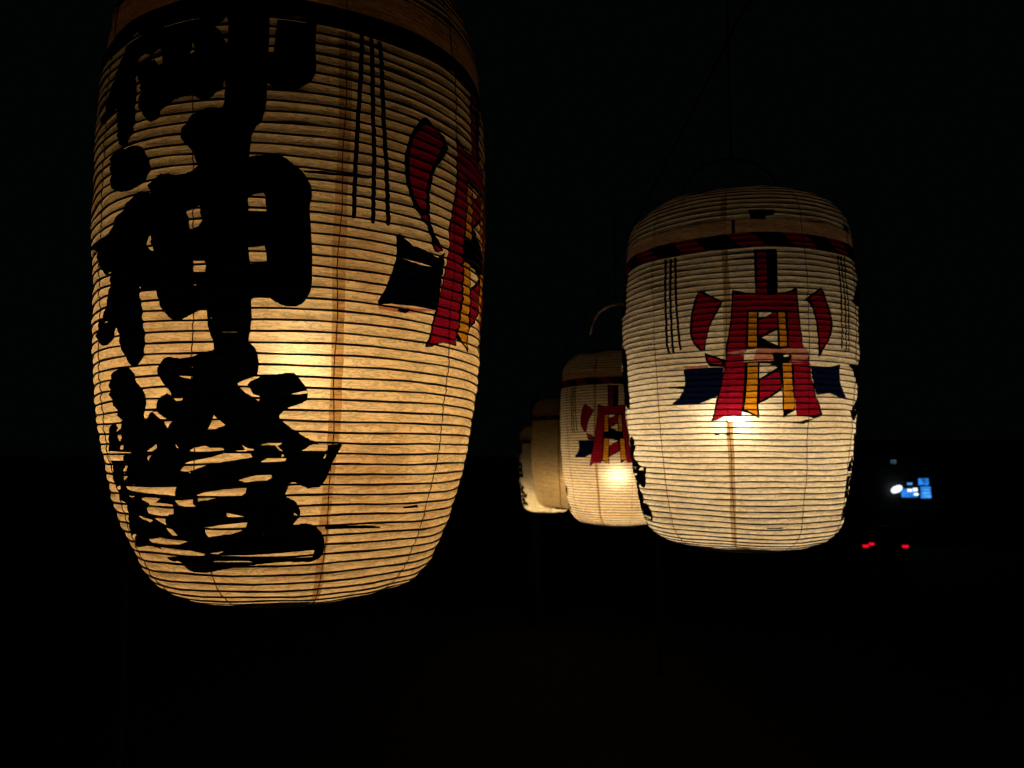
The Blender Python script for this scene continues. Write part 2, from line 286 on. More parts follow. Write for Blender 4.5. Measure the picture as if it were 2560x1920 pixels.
(1,[-683,1471,484,1471,577,1467,611,1460,626,1450,619,1435,631,1422,658,1410,700,1399,761,1389,816,1376,862,1361,911,1339,957,1311,995,1286,1018,1265,1044,1237,1069,1203,1086,1174,1091,1152,1092,1123,1085,1089,1074,1062,1062,1041,1047,1022,1026,1003,1029,990,1058,982,1147,980,1836,1000,1946,1004,2020,1008,2100,1014,2187,1022,2265,1026,2334,1029,2403,1030,2469,1029,2530,1026,2584,1019,2631,1009,2672,996,2716,982,2760,967,2814,948,2877,926,2931,906,2976,889,3020,873,3062,856,3098,839,3127,821,3149,801,3165,781,3176,762,3181,743,3181,726,3176,709,3160,694,3135,681,3098,669,3051,658,2998,648,2938,639,2863,630,2773,620,2693,611,2623,603,2555,595,2487,586,2426,579,2373,571,2325,564,2285,558,2244,550,2204,541,2164,530,2124,518,2086,505,2051,492,2020,479,1990,466,1978,453,1986,438,2011,423,2056,408,2105,393,2158,378,2223,362,2301,343,2373,328,2436,314,2533,296,2664,271,2763,253,2829,241,2915,224,3020,204,3107,189,3176,179,3247,169,3318,161,3392,154,3467,146,3567,138,3692,128,3767,119,3793,113,3792,107,3764,101,3725,96,3676,93,3614,91,3542,91,3475,88,3411,82,3352,72,3296,60,3237,48,3174,36,3108,26,3038,15,3005,8,3010,3,3092,1,4040,7,4140,13,4175,24,4187,39,4176,60,4188,76,4223,88,4322,95,4734,103,4827,100,4849,91,4841,76,4800,55,4760,35,4726,14,4675,-17,4598,-68,4548,-99,4516,-120,4477,-145,4432,-175,4397,-201,4374,-223,4352,-247,4333,-275,4311,-299,4284,-321,4229,-351,4147,-390,4089,-417,4054,-434,4023,-448,3995,-460,3958,-472,3916,-482,3864,-492,3804,-500,3738,-505,3666,-508,3580,-508,3482,-506,3393,-501,3312,-496,3233,-489,3157,-480,3088,-472,3028,-464,2974,-457,2929,-451,2884,-444,2838,-438,2793,-431,2748,-425,2703,-421,2659,-419,2614,-418,2570,-420,2530,-427,2494,-438,2461,-454,2433,-475,2403,-496,2370,-517,2336,-538,2299,-559,2284,-576,2293,-591,2323,-603,2376,-611,2435,-620,2499,-629,2570,-637,2647,-646,2716,-658,2777,-672,2833,-691,2883,-713,2926,-734,2962,-753,2992,-771,3018,-788,3034,-805,3040,-822,3036,-839,3023,-856,2999,-872,2966,-887,2922,-900,2869,-913,2820,-925,2778,-938,2742,-950,2711,-963,2710,-972,2739,-976,2804,-977,2907,-973,3002,-970,3091,-967,3186,-965,3288,-964,3384,-965,3471,-969,3588,-979,3733,-996,3844,-1011,3921,-1025,4027,-1051,4162,-1089,4257,-1119,4305,-1141,4358,-1175,4413,-1221,4447,-1257,4460,-1281,4459,-1317,4446,-1363,4421,-1395,4385,-1414,4333,-1430,4268,-1443,4195,-1455,4116,-1465,4027,-1474,3925,-1481,3826,-1486,3729,-1489,3578,-1488,3022,-1478,2873,-1476,2773,-1475,2625,-1472,2135,-1465,1988,-1464,1890,-1465,1743,-1469,1244,-1485,1096,-1490,995,-1494,848,-1501,556,-1514,405,-1521,303,-1525,147,-1530,-145,-1539,-302,-1544,-406,-1548,-569,-1553,-1123,-1570,-1292,-1576,-1406,-1582,-1579,-1591,-2206,-1627,-2396,-1636,-2521,-1639,-2703,-1640,-3050,-1638,-3231,-1634,-3338,-1627,-3475,-1614,-3631,-1594,-3754,-1577,-3834,-1562,-3923,-1543,-4019,-1520,-4116,-1505,-4223,-1498,-4368,-1496,-4562,-1501,-4727,-1501,-4854,-1495,-4964,-1484,-5066,-1467,-5096,-1455,-5063,-1446,-4884,-1440,-4456,-1433,-4285,-1426,-4238,-1418,-4236,-1405,-4288,-1390,-4354,-1377,-4444,-1367,-4616,-1357,-6377,-1312,-6672,-1310,-6890,-1313,-7207,-1320,-7659,-1334,-7999,-1338,-8177,-1332,-8270,-1305,-8268,-1216,-8252,-1180,-8237,-1155,-8183,-1117,-8053,-1008,-8008,-970,-7954,-944,-7838,-905,-7520,-785,-7484,-750,-7544,-731,-7700,-714,-7984,-697,-8193,-680,-8308,-662,-8383,-629,-8429,-578,-8445,-542,-8455,-518,-8466,-491,-8467,-462,-8466,-434,-8453,-410,-8429,-383,-8405,-353,-8369,-327,-8310,-303,-8239,-279,-8157,-257,-8097,-234,-8082,-211,-8090,-184,-8133,-155,-8162,-128,-8157,-103,-8132,-72,-8085,-35,-8059,-5,-8042,19,-8036,42,-8051,64,-8045,86,-8048,108,-8040,131,-8022,153,-7993,175,-7963,199,-7912,224,-7839,252,-7776,279,-7703,302,-7608,333,-7490,370,-7360,394,-7218,406,-6963,414,-6615,417,-6409,422,-6319,427,-6273,434,-6273,442,-6297,452,-6345,463,-6426,476,-6541,489,-6610,505,-6634,521,-6623,539,-6557,557,-6545,576,-6569,595,-6649,615,-6795,639,-6894,659,-6948,677,-6949,695,-6925,712,-6935,728,-6968,744,-7044,759,-7163,774,-7228,788,-7248,801,-7214,814,-7137,826,-7091,840,-7068,857,-7077,877,-7118,899,-7125,921,-7091,943,-7032,963,-6932,983,-6864,1002,-6827,1018,-6804,1033,-6823,1046,-6788,1059,-6720,1072,-6550,1091,-6232,1120,-6038,1133,-5911,1134,-5774,1128,-5635,1117,-5509,1104,-5404,1090,-5302,1074,-5218,1055,-5150,1037,-5114,1019,-5094,1000,-5105,981,-5086,962,-5060,942,-4977,913,-4832,870,-4743,840,-4681,820,-4627,798,-4565,776,-4526,757,-4510,740,-4508,726,-4521,713,-4522,700,-4509,685,-4491,669,-4452,652,-4437,635,-4446,617,-4472,599,-4521,581,-4558,561,-4591,540,-4613,509,-4631,468,-4626,443,-4609,433,-4569,430,-4516,434,-4456,442,-4406,454,-4356,471,-4307,491,-4245,509,-4178,524,-4098,535,-4005,544,-3937,556,-3887,572,-3853,599,-3843,638,-3817,667,-3767,685,-3699,701,-3613,715,-3529,727,-3447,735,-3373,741,-3300,745,-3238,745,-3178,742,-3129,736,-3082,727,-3053,725,-3041,730,-3047,742,-3076,762,-3109,778,-3151,791,-3196,801,-3245,807,-3288,815,-3320,825,-3347,836,-3362,849,-3379,862,-3406,877,-3434,892,-3465,909,-3497,925,-3539,940,-3582,954,-3634,967,-3665,982,-3690,1000,-3699,1029,-3694,1067,-3667,1097,-3633,1117,-3576,1136,-3502,1155,-3438,1171,-3378,1185,-3319,1197,-3269,1208,-3200,1216,-3133,1220,-3000,1219,-2573,1206,-2441,1203,-2355,1204,-2223,1209,-1942,1223,-1822,1231,-1738,1237,-1634,1248,-1500,1262,-1397,1273,-1318,1280,-1203,1288,-977,1302,-881,1314,-846,1328,-830,1358,-838,1426,-821,1455,-785,1466]),
(0,[182,877,482,926,970,976,1132,987,1984,1008,1559,970,1130,960,753,910,592,861,728,805,863,740,1053,724,1188,695,1080,651,890,688,536,756,207,837]),
(0,[-885,461,-761,407,-617,383,-362,330,-687,301,-1050,261,-1292,266,-1097,334,-996,407]),
(0,[-2241,8,-1979,41,-1401,60,-1158,32,-554,37,-514,0,-1295,-5,-1998,-9]),
(0,[-2413,-132,-1839,-107,-1191,-82,-446,-33,495,14,690,-41,818,-87,362,-115,-472,-140,-1411,-181,-2085,-231,-2439,-253,-2731,-241]),
(0,[111,-373,565,-345,982,-321,1624,-318,1681,-355,1446,-384,376,-400]),
(0,[-2009,-564,-1547,-521,-564,-486,454,-470,411,-536,155,-586,-921,-603,-2017,-643]),
(0,[-6974,-446,-6154,-427,-5509,-454,-4892,-437,-4183,-455,-3132,-450,-3340,-574,-4286,-558,-5012,-545,-6201,-537,-6822,-516]),
(0,[-5860,-626,-5178,-598,-4333,-609,-4769,-672,-3628,-681,-3541,-817,-3847,-828,-4152,-865,-4998,-856,-5388,-834,-5449,-765,-5194,-693]),
(0,[-3381,-625,-2254,-620,-2287,-674,-2144,-741,-2504,-734,-3197,-695]),
(0,[-1920,-995,-1077,-949,455,-917,298,-1007,-116,-1050,-806,-1077,-1771,-1124]),
(0,[-572,-791,-96,-821,280,-854,17,-875,-1034,-869,-530,-855]),
(0,[-6225,-1200,-5136,-1169,-4339,-1181,-3014,-1190,-3702,-1245,-5327,-1254,-6185,-1253]),
(0,[-4368,-1028,-3935,-1045,-3621,-1138,-3971,-1133,-4171,-1082]),
(0,[-5051,-891,-4187,-891,-4328,-988,-4635,-947]),
(0,[-6611,-875,-5206,-928,-5477,-957,-6232,-914]),
(0,[1182,81,1575,106,2135,98,1911,65,2168,-9,2026,8,1800,73]),
(0,[1458,-99,2341,-88,2257,-137,1140,-153]),
(0,[358,73,611,32,868,24,849,0,495,11]),
(0,[-4023,108,-3990,58,-4321,21,-4671,22]),
(0,[-4693,-12,-4365,-17,-4633,-110]),
(0,[-3551,393,-3116,391,-3323,298]),
(0,[-4113,521,-3846,515,-3635,472,-3371,418,-3723,420,-3968,491]),
(0,[-3035,684,-2404,688,-2477,645,-2741,652]),
(0,[-8009,17,-5910,0,-6628,-52,-6650,-113,-8068,-107]),
(0,[-6939,399,-6360,396,-6351,335,-6912,286,-6593,337]),
(0,[-6874,252,-6553,250,-6405,207,-6705,156,-6795,199]),
(0,[-6743,126,-6515,95,-6510,43,-6777,43]),
(0,[-6756,-145,-6418,-182,-6568,-243,-6930,-253,-6636,-200]),
(0,[-6895,-279,-6570,-330,-6864,-384]),
(0,[-8340,-493,-7670,-470,-7693,-514,-8137,-536]),
(0,[-7014,-614,-6089,-583,-6610,-628]),
(0,[-1411,-1134,-290,-1132,178,-1145,-1356,-1152]),
(0,[1183,-1095,1289,-1053,1148,-1113]),
(0,[2714,-811,2938,-864,2718,-854]),
(0,[-2972,107,-2754,41,-2857,44]),
(0,[3991,-101,4180,-9,4105,-76]),
(0,[-8056,-1160,-7517,-1150,-8217,-1256,-8522,-1243]),
(0,[-2713,977,-2420,978,-1861,955,-1922,926,-2170,932]),
(0,[2455,754,3129,796,3188,759]),
(0,[-2000,1094,-1845,1082,-1937,1076]),
(0,[2140,-33,2209,-66,2084,-74]),
(0,[3953,-483,3835,-499,3285,-486,3529,-494]),
(0,[-2304,-256,-2234,-256,-2243,-276]),
(0,[-2169,-1400,-246,-1378,1307,-1347,2596,-1333,3900,-1341,3821,-1431,1946,-1418,299,-1411,-1684,-1416]),
(0,[-5417,-1312,-3117,-1324,-2180,-1358,-2380,-1416,-3800,-1396,-5223,-1380]),
(0,[-1722,-1453,165,-1451,495,-1468,-1747,-1473]),
(0,[-1862,-1350,-1001,-1318,-1385,-1359])]
EMBLEM = [
(4,[-7007,1948,-5945,1920,-4895,1945,-3817,1942,-3911,1769,-4095,1494,-4355,1288,-5084,1191,-6096,1096,-7899,1092,-8226,1145,-7568,1267,-7159,1416,-6943,1578,-6914,1720]),
(4,[2804,1954,3609,1916,4530,1939,6124,2037,5938,1821,6177,1590,6593,1407,7409,1217,6273,1239,4715,1338,3453,1292,3144,1485]),
(8,[-5574,3749,-5372,3759,-4668,3613,-3907,3486,-3680,3488,-3839,3378,-4156,3196,-4555,2993,-4800,2833,-4972,2648,-5105,2510,-5163,2335,-5564,2344,-5952,2470,-6265,2632,-6377,2778,-6314,3016,-6170,3251,-5950,3508,-5739,3646]),
(2,[-5533,3711,-4748,3567,-3912,3432,-4228,3269,-4671,3019,-4965,2767,-5141,2535,-5318,2362,-5552,2426,-6022,2578,-6170,2773,-6106,3058,-5830,3432]),
(8,[-5247,2302,-4782,2246,-4022,2153,-3648,2113,-3664,1951,-4813,1967,-5004,2028,-5150,2136]),
(2,[-5059,2228,-4329,2146,-3840,2069,-4037,2014,-4882,2049]),
(8,[2534,3495,2994,3562,4233,3792,4416,3701,4691,3494,5020,3217,5167,3031,5064,2745,4655,2548,4215,2353,3800,2184,3551,2169,3656,2345,3617,2600,3538,2831,3383,3086,3128,3293,2781,3405]),
(2,[2983,3502,4109,3717,4289,3602,4647,3326,4934,3049,4833,2763,4436,2521,3852,2324,3818,2603,3690,2881,3489,3159,3243,3366]),
(8,[-3062,3705,-1952,3617,-378,3589,1118,3655,1884,3746,1918,3463,2065,2997,2200,2605,2228,2397,2668,2286,2758,2011,1571,2002,462,1998,-591,1998,-1617,2002,-2634,2009,-3657,2021,-3634,2252,-3622,2391,-3409,2666,-3232,2990,-3151,3340]),
(2,[-2958,3608,-1677,3578,-384,3558,665,3600,1761,3649,1776,3391,1940,2996,2037,2696,2147,2420,2577,2262,2663,1998,1047,1988,1046,2383,1053,2781,1016,3198,-18,3203,-1011,3214,-1988,3230,-2056,2881,-2172,2374,-2275,1995,-3582,2008,-3520,2273,-3384,2526,-3211,2803,-3068,3175]),
(8,[-1387,4615,422,4614,355,4100,312,3595,-1371,3601,-1384,4104]),
(2,[-1125,4573,-446,4569,-480,4073,-495,3585,-1250,3588,-1193,4077]),
(8,[-2041,3230,-1032,3222,-7,3219,1058,3222,1049,2911,1047,2602,1050,2294,1067,1988,-68,1986,-1163,1989,-2237,1995,-2190,2302,-2141,2610,-2092,2920]),
(3,[-1883,3170,-1327,3170,-1353,2768,-1379,2368,-2023,2372,-1955,2770]),
(3,[303,3166,810,3167,850,2771,905,2377,365,2375,328,2769]),
(0,[-1177,3165,-121,3168,-816,3035,-1176,3036]),
(0,[-968,2573,-394,2664,148,2744,197,2398,-408,2479]),
(2,[-47,3160,145,3160,193,2813,-467,2732,-1001,2619,-1211,2620,-1181,2978,-819,3011]),
(8,[-2235,2040,-1191,2034,-1253,1544,-1311,1088,-1241,769,-2010,885,-2582,921,-2413,1137,-2232,1548]),
(8,[-3653,2055,-2159,2040,-2232,1548,-2370,1206,-2539,978,-2590,818,-3713,823,-4190,779,-4517,723,-4964,714,-4688,921,-4442,1220,-4092,1517,-3908,1792]),
(2,[-3615,2066,-2271,2052,-2360,1549,-2484,1206,-2665,841,-3789,835,-4347,780,-4758,731,-4566,920,-4287,1218,-3972,1562,-3747,1883]),
(3,[-2050,2009,-1342,2005,-1368,1544,-1460,1134,-1395,838,-1855,907,-2386,989,-2256,1205,-2112,1662]),
(8,[-1285,1658,176,1906,491,1998,484,1701,482,1405,-615,1200,-1310,1111,-1299,1384]),
(8,[-1191,2034,568,2032,488,1929,96,1906,-590,1987]),
(2,[-1174,1634,292,1838,388,1450,-536,1269,-1193,1167]),
(8,[450,2020,1461,2024,1415,1544,1497,1248,1579,952,910,860,620,791,534,1087,487,1542]),
(8,[1336,2024,2754,2034,2943,1667,3468,1235,4149,825,3141,763,2753,807,1675,815,1471,1316,1393,1669]),
(2,[1461,2024,2668,2033,2856,1667,3268,1280,3876,869,2753,830,1667,838,1511,1316,1480,1670]),
(3,[570,2003,1251,2005,1296,1544,1523,1043,1401,986,660,962,630,1314,598,1658])]
TEARS = [
(5,[-3633,2263,-2288,2305,-1322,2333,38,2318,981,2331,2582,2343,2666,2240,2578,2055,1294,2046,1220,2161,578,2181,-198,2181,-130,2043,-1266,2040,-2383,2042,-2076,2166]),
(0,[-2293,2237,-2066,2303,-1433,2311,-1636,2071,-2345,2058]),
(8,[-427,2226,189,2249,893,2205,1297,2184,1212,2080,340,2078]),
(0,[579,2170,972,2200,1055,2160,733,2140]),
(5,[-7042,2008,-5975,2008,-4966,2011,-5051,1942,-6872,1952]),
(8,[1254,666,2573,749,3341,775,2311,657]),
(0,[-4190,779,-3788,841,-2474,829,-2555,772]),
(-1,[-3717,777,-3248,798,-2631,784,-2419,737,-2561,692,-3260,688,-3529,718]),
(0,[2755,1953,3028,2002,4646,2022,5846,2026,4532,1927,3609,1916]),
(-1,[-3917,406,-3624,417,-3503,387,-3736,363]),
(8,[-4787,402,-4305,413,-4365,383,-4682,384]),
(8,[-8551,1521,-7004,1507,-7012,1464,-8495,1495]),
(8,[-614,-1693,1003,-1687,897,-1718,-485,-1717]),
(8,[-1619,5589,549,5577,393,5448,-237,5431,-365,5337,-1464,5362]),
(8,[-2954,5361,-2696,5353,-2725,5043,-2979,5050])]
LINES_B = [
(8,[-8628,4656,-8579,4289,-8585,3820,-8625,3357,-8584,2971,-8564,2587,-8375,2369,-8149,2362,-8329,2580,-8349,2962,-8382,3347,-8350,3809,-8333,4276,-8380,4641]),
(8,[-8100,4641,-8107,4109,-8109,3721,-8132,3337,-8057,2723,-7936,2341,-7711,2335,-7832,2716,-7899,3327,-7876,3710,-7873,4097,-7863,4628]),
(8,[-7687,4650,-7614,3930,-7542,3314,-7418,2703,-7262,2413,-7055,2408,-7211,2697,-7327,3306,-7390,3920,-7459,4638])]
LINES_A = [
(8,[5004,5880,5014,5648,5015,5614,5015,5591,5013,5558,4998,5327,4998,5294,4996,5272,4995,5239,4983,5012,4981,4979,4977,4957,4972,4924,4909,4619,4902,4586,4898,4564,4892,4532,4860,4309,4856,4278,4853,4256,4847,4223,4815,3928,4814,3897,4811,3876,4809,3844,4805,3570,4805,3539,4802,3517,4802,3486,4803,3170,4815,3144,4839,3135,4874,3131,4923,3134,4960,3141,4983,3152,4995,3178,4996,3496,4996,3528,4996,3548,4996,3579,5003,3855,5005,3887,5005,3908,5008,3940,5040,4235,5046,4268,5047,4289,5053,4322,5086,4545,5092,4578,5096,4599,5102,4632,5169,4939,5174,4972,5179,4995,5181,5027,5194,5255,5194,5288,5196,5310,5197,5343,5212,5574,5214,5608,5215,5631,5214,5664,5207,5898,5194,5926,5168,5935,5129,5937,5079,5932,5040,5923,5016,5909]),
(8,[5452,5709,5479,5527,5483,5493,5487,5472,5489,5438,5506,5211,5510,5178,5513,5157,5514,5123,5541,4899,5545,4866,5547,4844,5549,4811,5564,4588,5568,4556,5569,4535,5573,4503,5585,4315,5598,4128,5603,4098,5603,4076,5604,4044,5619,3750,5622,3719,5621,3697,5624,3666,5641,3400,5661,3137,5675,3111,5700,3101,5738,3098,5792,3101,5829,3109,5854,3120,5862,3147,5845,3412,5827,3678,5824,3710,5822,3731,5822,3763,5806,4057,5805,4089,5805,4111,5803,4143,5787,4330,5775,4518,5771,4550,5770,4571,5769,4604,5754,4828,5753,4861,5750,4883,5747,4916,5720,5141,5716,5173,5716,5196,5712,5229,5695,5457,5694,5491,5689,5512,5686,5546,5660,5728,5645,5756,5615,5764,5575,5765,5525,5761,5487,5752,5463,5738]),
(8,[5827,5745,5886,5565,5897,5532,5901,5510,5908,5477,5934,5284,5961,5092,5965,5059,5970,5038,5975,5005,6009,4814,6045,4626,6053,4594,6056,4572,6062,4540,6093,4353,6123,4166,6128,4134,6133,4113,6138,4081,6176,3896,6214,3712,6221,3680,6226,3659,6234,3628,6303,3386,6377,3145,6394,3119,6426,3110,6469,3108,6520,3110,6561,3118,6584,3130,6588,3156,6517,3399,6447,3642,6439,3673,6434,3694,6427,3726,6388,3911,6350,4096,6345,4128,6339,4149,6334,4182,6304,4369,6273,4557,6267,4589,6264,4611,6260,4644,6223,4833,6186,5023,6181,5056,6176,5078,6172,5111,6146,5303,6120,5497,6116,5531,6112,5554,6101,5586,6043,5767,6021,5793,5989,5801,5948,5803,5894,5797,5856,5788,5830,5773]),
(8,[4280,3735,4720,3751,5172,3736,5596,3738,5558,3700,5099,3685,4650,3701,4284,3701]),
(0,[6996,2721,7633,2736,9090,2688,8233,2678,7452,2698]),
(5,[6205,1998,7755,2032,9469,2070,7585,1937,6214,1928]),
(8,[7204,1975,7760,2020,7816,1975,7585,1937,7166,1945]),
(8,[4313,-1012,6433,-1031,7584,-1059,7587,-1084,5081,-1054,4380,-1051]),
(8,[8711,-768,9872,-756,9918,-792,8817,-793]),
(8,[2678,3690,3459,3709,4424,3723,5161,3722,5163,3696,4428,3675,3463,3657,2836,3653])]
LEAF_A = [
(8,[8453,4833,8531,4821,8619,4808,8712,4794,8815,4781,8924,4766,9036,4754,9145,4742,9246,4729,9351,4718,9449,4703,9547,4687,9673,4657,9840,4616,9930,4580,9943,4548,9900,4505,9807,4451,9716,4403,9633,4364,9506,4311,9339,4246,9219,4195,9144,4157,9068,4107,8980,4043,8919,3993,8887,3956,8844,3903,8796,3833,8764,3780,8748,3744,8737,3693,8729,3628,8727,3578,8723,3542,8731,3494,8737,3429,8755,3382,8781,3349,8831,3303,8911,3243,8988,3200,9050,3172,9162,3136,9323,3090,9447,3055,9547,3033,9641,3011,9751,2990,9785,2970,9753,2951,9617,2930,9378,2906,9219,2900,9118,2907,9040,2939,8977,2994,8918,3036,8877,3067,8788,3109,8668,3169,8574,3210,8506,3236,8404,3267,8275,3303,8170,3332,8089,3355,7984,3384,7861,3420,7766,3450,7704,3476,7621,3517,7517,3577,7446,3619,7409,3649,7368,3696,7282,3798,7251,3847,7230,3878,7216,3926,7198,3988,7191,4035,7201,4070,7228,4123,7301,4240,7340,4293,7369,4329,7417,4377,7477,4436,7536,4484,7584,4520,7671,4572,7797,4642,7905,4695,7988,4731,8078,4765,8179,4800,8274,4822,8369,4835]),
(2,[8551,4721,8746,4715,8900,4706,9012,4694,9155,4667,9384,4618,9482,4582,9504,4553,9478,4515,9417,4472,9353,4430,9286,4390,9181,4331,9015,4239,8916,4181,8862,4144,8792,4090,8707,4022,8649,3969,8618,3933,8578,3878,8528,3787,8498,3733,8490,3698,8482,3645,8474,3499,8443,3458,8383,3447,8298,3449,8176,3461,8079,3479,7990,3498,7897,3532,7791,3578,7715,3615,7675,3645,7627,3691,7519,3816,7489,3865,7477,3898,7471,3948,7488,4131,7499,4184,7514,4219,7552,4273,7658,4395,7714,4449,7770,4485,7883,4539,8155,4655,8296,4700,8403,4717]),
(2,[8206,3354,8531,3384,8679,3272,8464,3289]),
(2,[9095,3016,9629,2947,9274,2916]),
(4,[6912,3013,7133,3038,7799,2909,8611,2886,9416,2825,9912,2946,9838,2689,9746,2433,9624,2177,9469,2070,7945,2064,6839,2032,6203,2004,6139,2042,6502,2252,6765,2498,6955,2695])]

def unpack(lst):
    return [(m, [(p[i] / 1e4, p[i + 1] / 1e4) for i in range(0, len(p), 2)]) for m, p in lst]
LETTER, EMBLEM, TEARS, LINES_A, LINES_B, LEAF_A = map(unpack, (LETTER, EMBLEM, TEARS, LINES_A, LINES_B, LEAF_A))
KIND = {1: 'ink', 8: 'ink', 2: 'red', 3: 'gold', 4: 'navy'}
def named(polys, part):
    """Give each painted shape the part it belongs to; bare paper stays paper."""
    out = []
    for i, (m, p) in enumerate(polys):
        nm = part(i) if callable(part) else part
        out.append(((nm, KIND[m]) if m in KIND else m, p))
    return out
def emblem(side):
    return named(EMBLEM, lambda i: ('painted_flag#%d' % i if i < 2 else 'painted_leaf#left' if i < 4 else 'painted_leaf#tail' if i < 6 else 'painted_leaf#right' if i < 8 else 'painted_emblem#') + side)
def letters(side): return named(LETTER, 'painted_lettering#' + side)
def brush_lines(polys, side): return named(polys, lambda i: 'painted_line#%d' % i + side)


def shifted(polys, dt, zmap=lambda z: z):
    return [(m, [(t + dt, zmap(z)) for t, z in p]) for m, p in polys]

# ---------------------------------------------------------------- setting
def ground_z(y):
    if y < 2: return 0.0
    if y < 12: return -.062 * (y - 2)
    if y < 24: return -.62 - (2.75 - .62) * (y - 12) / 12
    return -2.75
ys = [-60, -20, -5, 0, 2, 4, 6, 8, 10, 12, 14, 16, 18, 20, 22, 24, 28, 32, 36, 40, 60, 120, 300, 700]
xs = [-500, -120, -40, -15, -6, -3, -1, 0, 1, 3, 6, 15, 40, 120, 500]
vv = [(x, y, ground_z(y)) for y in ys for x in xs]
ff = [(j * len(xs) + i, j * len(xs) + i + 1, (j + 1) * len(xs) + i + 1, (j + 1) * len(xs) + i) for j in range(len(ys) - 1) for i in range(len(xs) - 1)]
me = bpy.data.meshes.new('ground'); me.from_pydata(vv, [], ff)
tag(link('ground', me, M['ground']), kind='structure')

# ---------------------------------------------------------------- lanterns
PROF_TALL = [(-.222,.10),(-.220,.14),(-.214,.172),(-.2,.198),(-.175,.220),(-.15,.232),(-.1,.254),(-.05,.269),(0,.281),(.1,.296),(.2,.303),(.3,.308),(.4,.311),(.5,.310),(.6,.305),(.66,.298),(.70,.286),(.74,.270),(.78,.235),(.80,.19),(.81,.14)]
PROF_SHORT = [(-.236,.10),(-.234,.15),(-.227,.185),(-.21,.216),(-.185,.238),(-.15,.250),(-.1,.260),(0,.276),(.1,.288),(.2,.296),(.3,.299),(.4,.297),(.45,.294),(.5,.289),(.55,.282),(.585,.272),(.61,.256),(.63,.231),(.643,.197),(.651,.14)]
PARTS = {0: ('paper_skin', 'paper'), 5: ('paper_skin', 'torn'), 6: ('paper_skin', 'seam'), 8: ('paper_skin', 'ink'), 2: ('paper_skin', 'red'), 4: ('paper_skin', 'navy'), 7: ('collar_band', 'collar'),
         9: ('rope_border', 'navy'), 10: ('rope_border', 'red'), 11: ('rope_border', 'ink'), 12: ('paper_skin', 'ink')}

class Surface:
    def __init__(s, prof, pitch, amp, collar, seed):
        z = np.array([a for a, _ in prof], float); r = np.array([b for _, b in prof], float)
        t = np.concatenate([[0], np.cumsum(np.hypot(np.diff(z), np.diff(r)))])
        q = np.linspace(0, t[-1], 500)
        k = np.clip(np.searchsorted(t, q) - 1, 0, len(t) - 2); h = t[k + 1] - t[k]; u = (q - t[k]) / h
        def cr(v):
            m = np.gradient(v, t)
            return (2*u**3-3*u**2+1)*v[k]+(u**3-2*u**2+u)*h*m[k]+(-2*u**3+3*u**2)*v[k+1]+(u**3-u**2)*h*m[k+1]
        s.q, s.z, s.r = q, cr(z), np.maximum(cr(r), .05)
        s.zmin = s.z[0]; s.S = t[-1]; s.pitch = pitch; s.amp = amp
        s.nz = -np.gradient(s.r, q); s.nr = np.gradient(s.z, q)
        s.c0, s.c1 = (s.of_z(collar[0]), s.of_z(collar[1])) if collar else (9, 9)
        rnd = random.Random(seed)
        s.ph = [rnd.uniform(0, 6.28) for _ in range(12)]
    def of_z(s, z):
        return float(np.interp(z, s.z, s.q))
    def __call__(s, th, v, off=0.0):
        z = np.interp(v, s.q, s.z); r = np.interp(v, s.q, s.r); nr = np.interp(v, s.q, s.nr); nz = np.interp(v, s.q, s.nz)
        p = s.ph
        am = s.amp * (.85 + 1.1 * np.clip(v / s.S, 0, 1) ** 1.5)
        bul = am * np.abs(np.sin(np.pi * v / s.pitch)) ** 1.1 * (1 + .25 * np.sin(7 * th + 31 * v + p[0]) + .15 * np.sin(17 * th - 140 * v + p[1]))
        bul = np.where((v > s.c0) & (v < s.c1), s.amp * .4, bul)
        o = off + bul
        dr = .0022 * np.sin(3 * th + 5 * v + p[2]) + .0014 * np.sin(6 * th - 9 * v + p[3]) + .0008 * np.sin(13 * th + 47 * v + p[4]) + .0006 * np.sin(5 * th + 170 * v + p[8])
        dz = .0012 * np.sin(2 * th + 3 * v + p[5]) + .0010 * np.sin(5 * th + 23 * v + p[6]) + .0004 * np.sin(11 * th + 90 * v + p[7]) + .00015 * np.sin(29 * th + 260 * v + p[9])
        rr = r + o * nr + dr; zz = z + o * nz + dz
        return np.stack([rr * np.sin(th), -rr * np.cos(th), zz - s.zmin], -1)

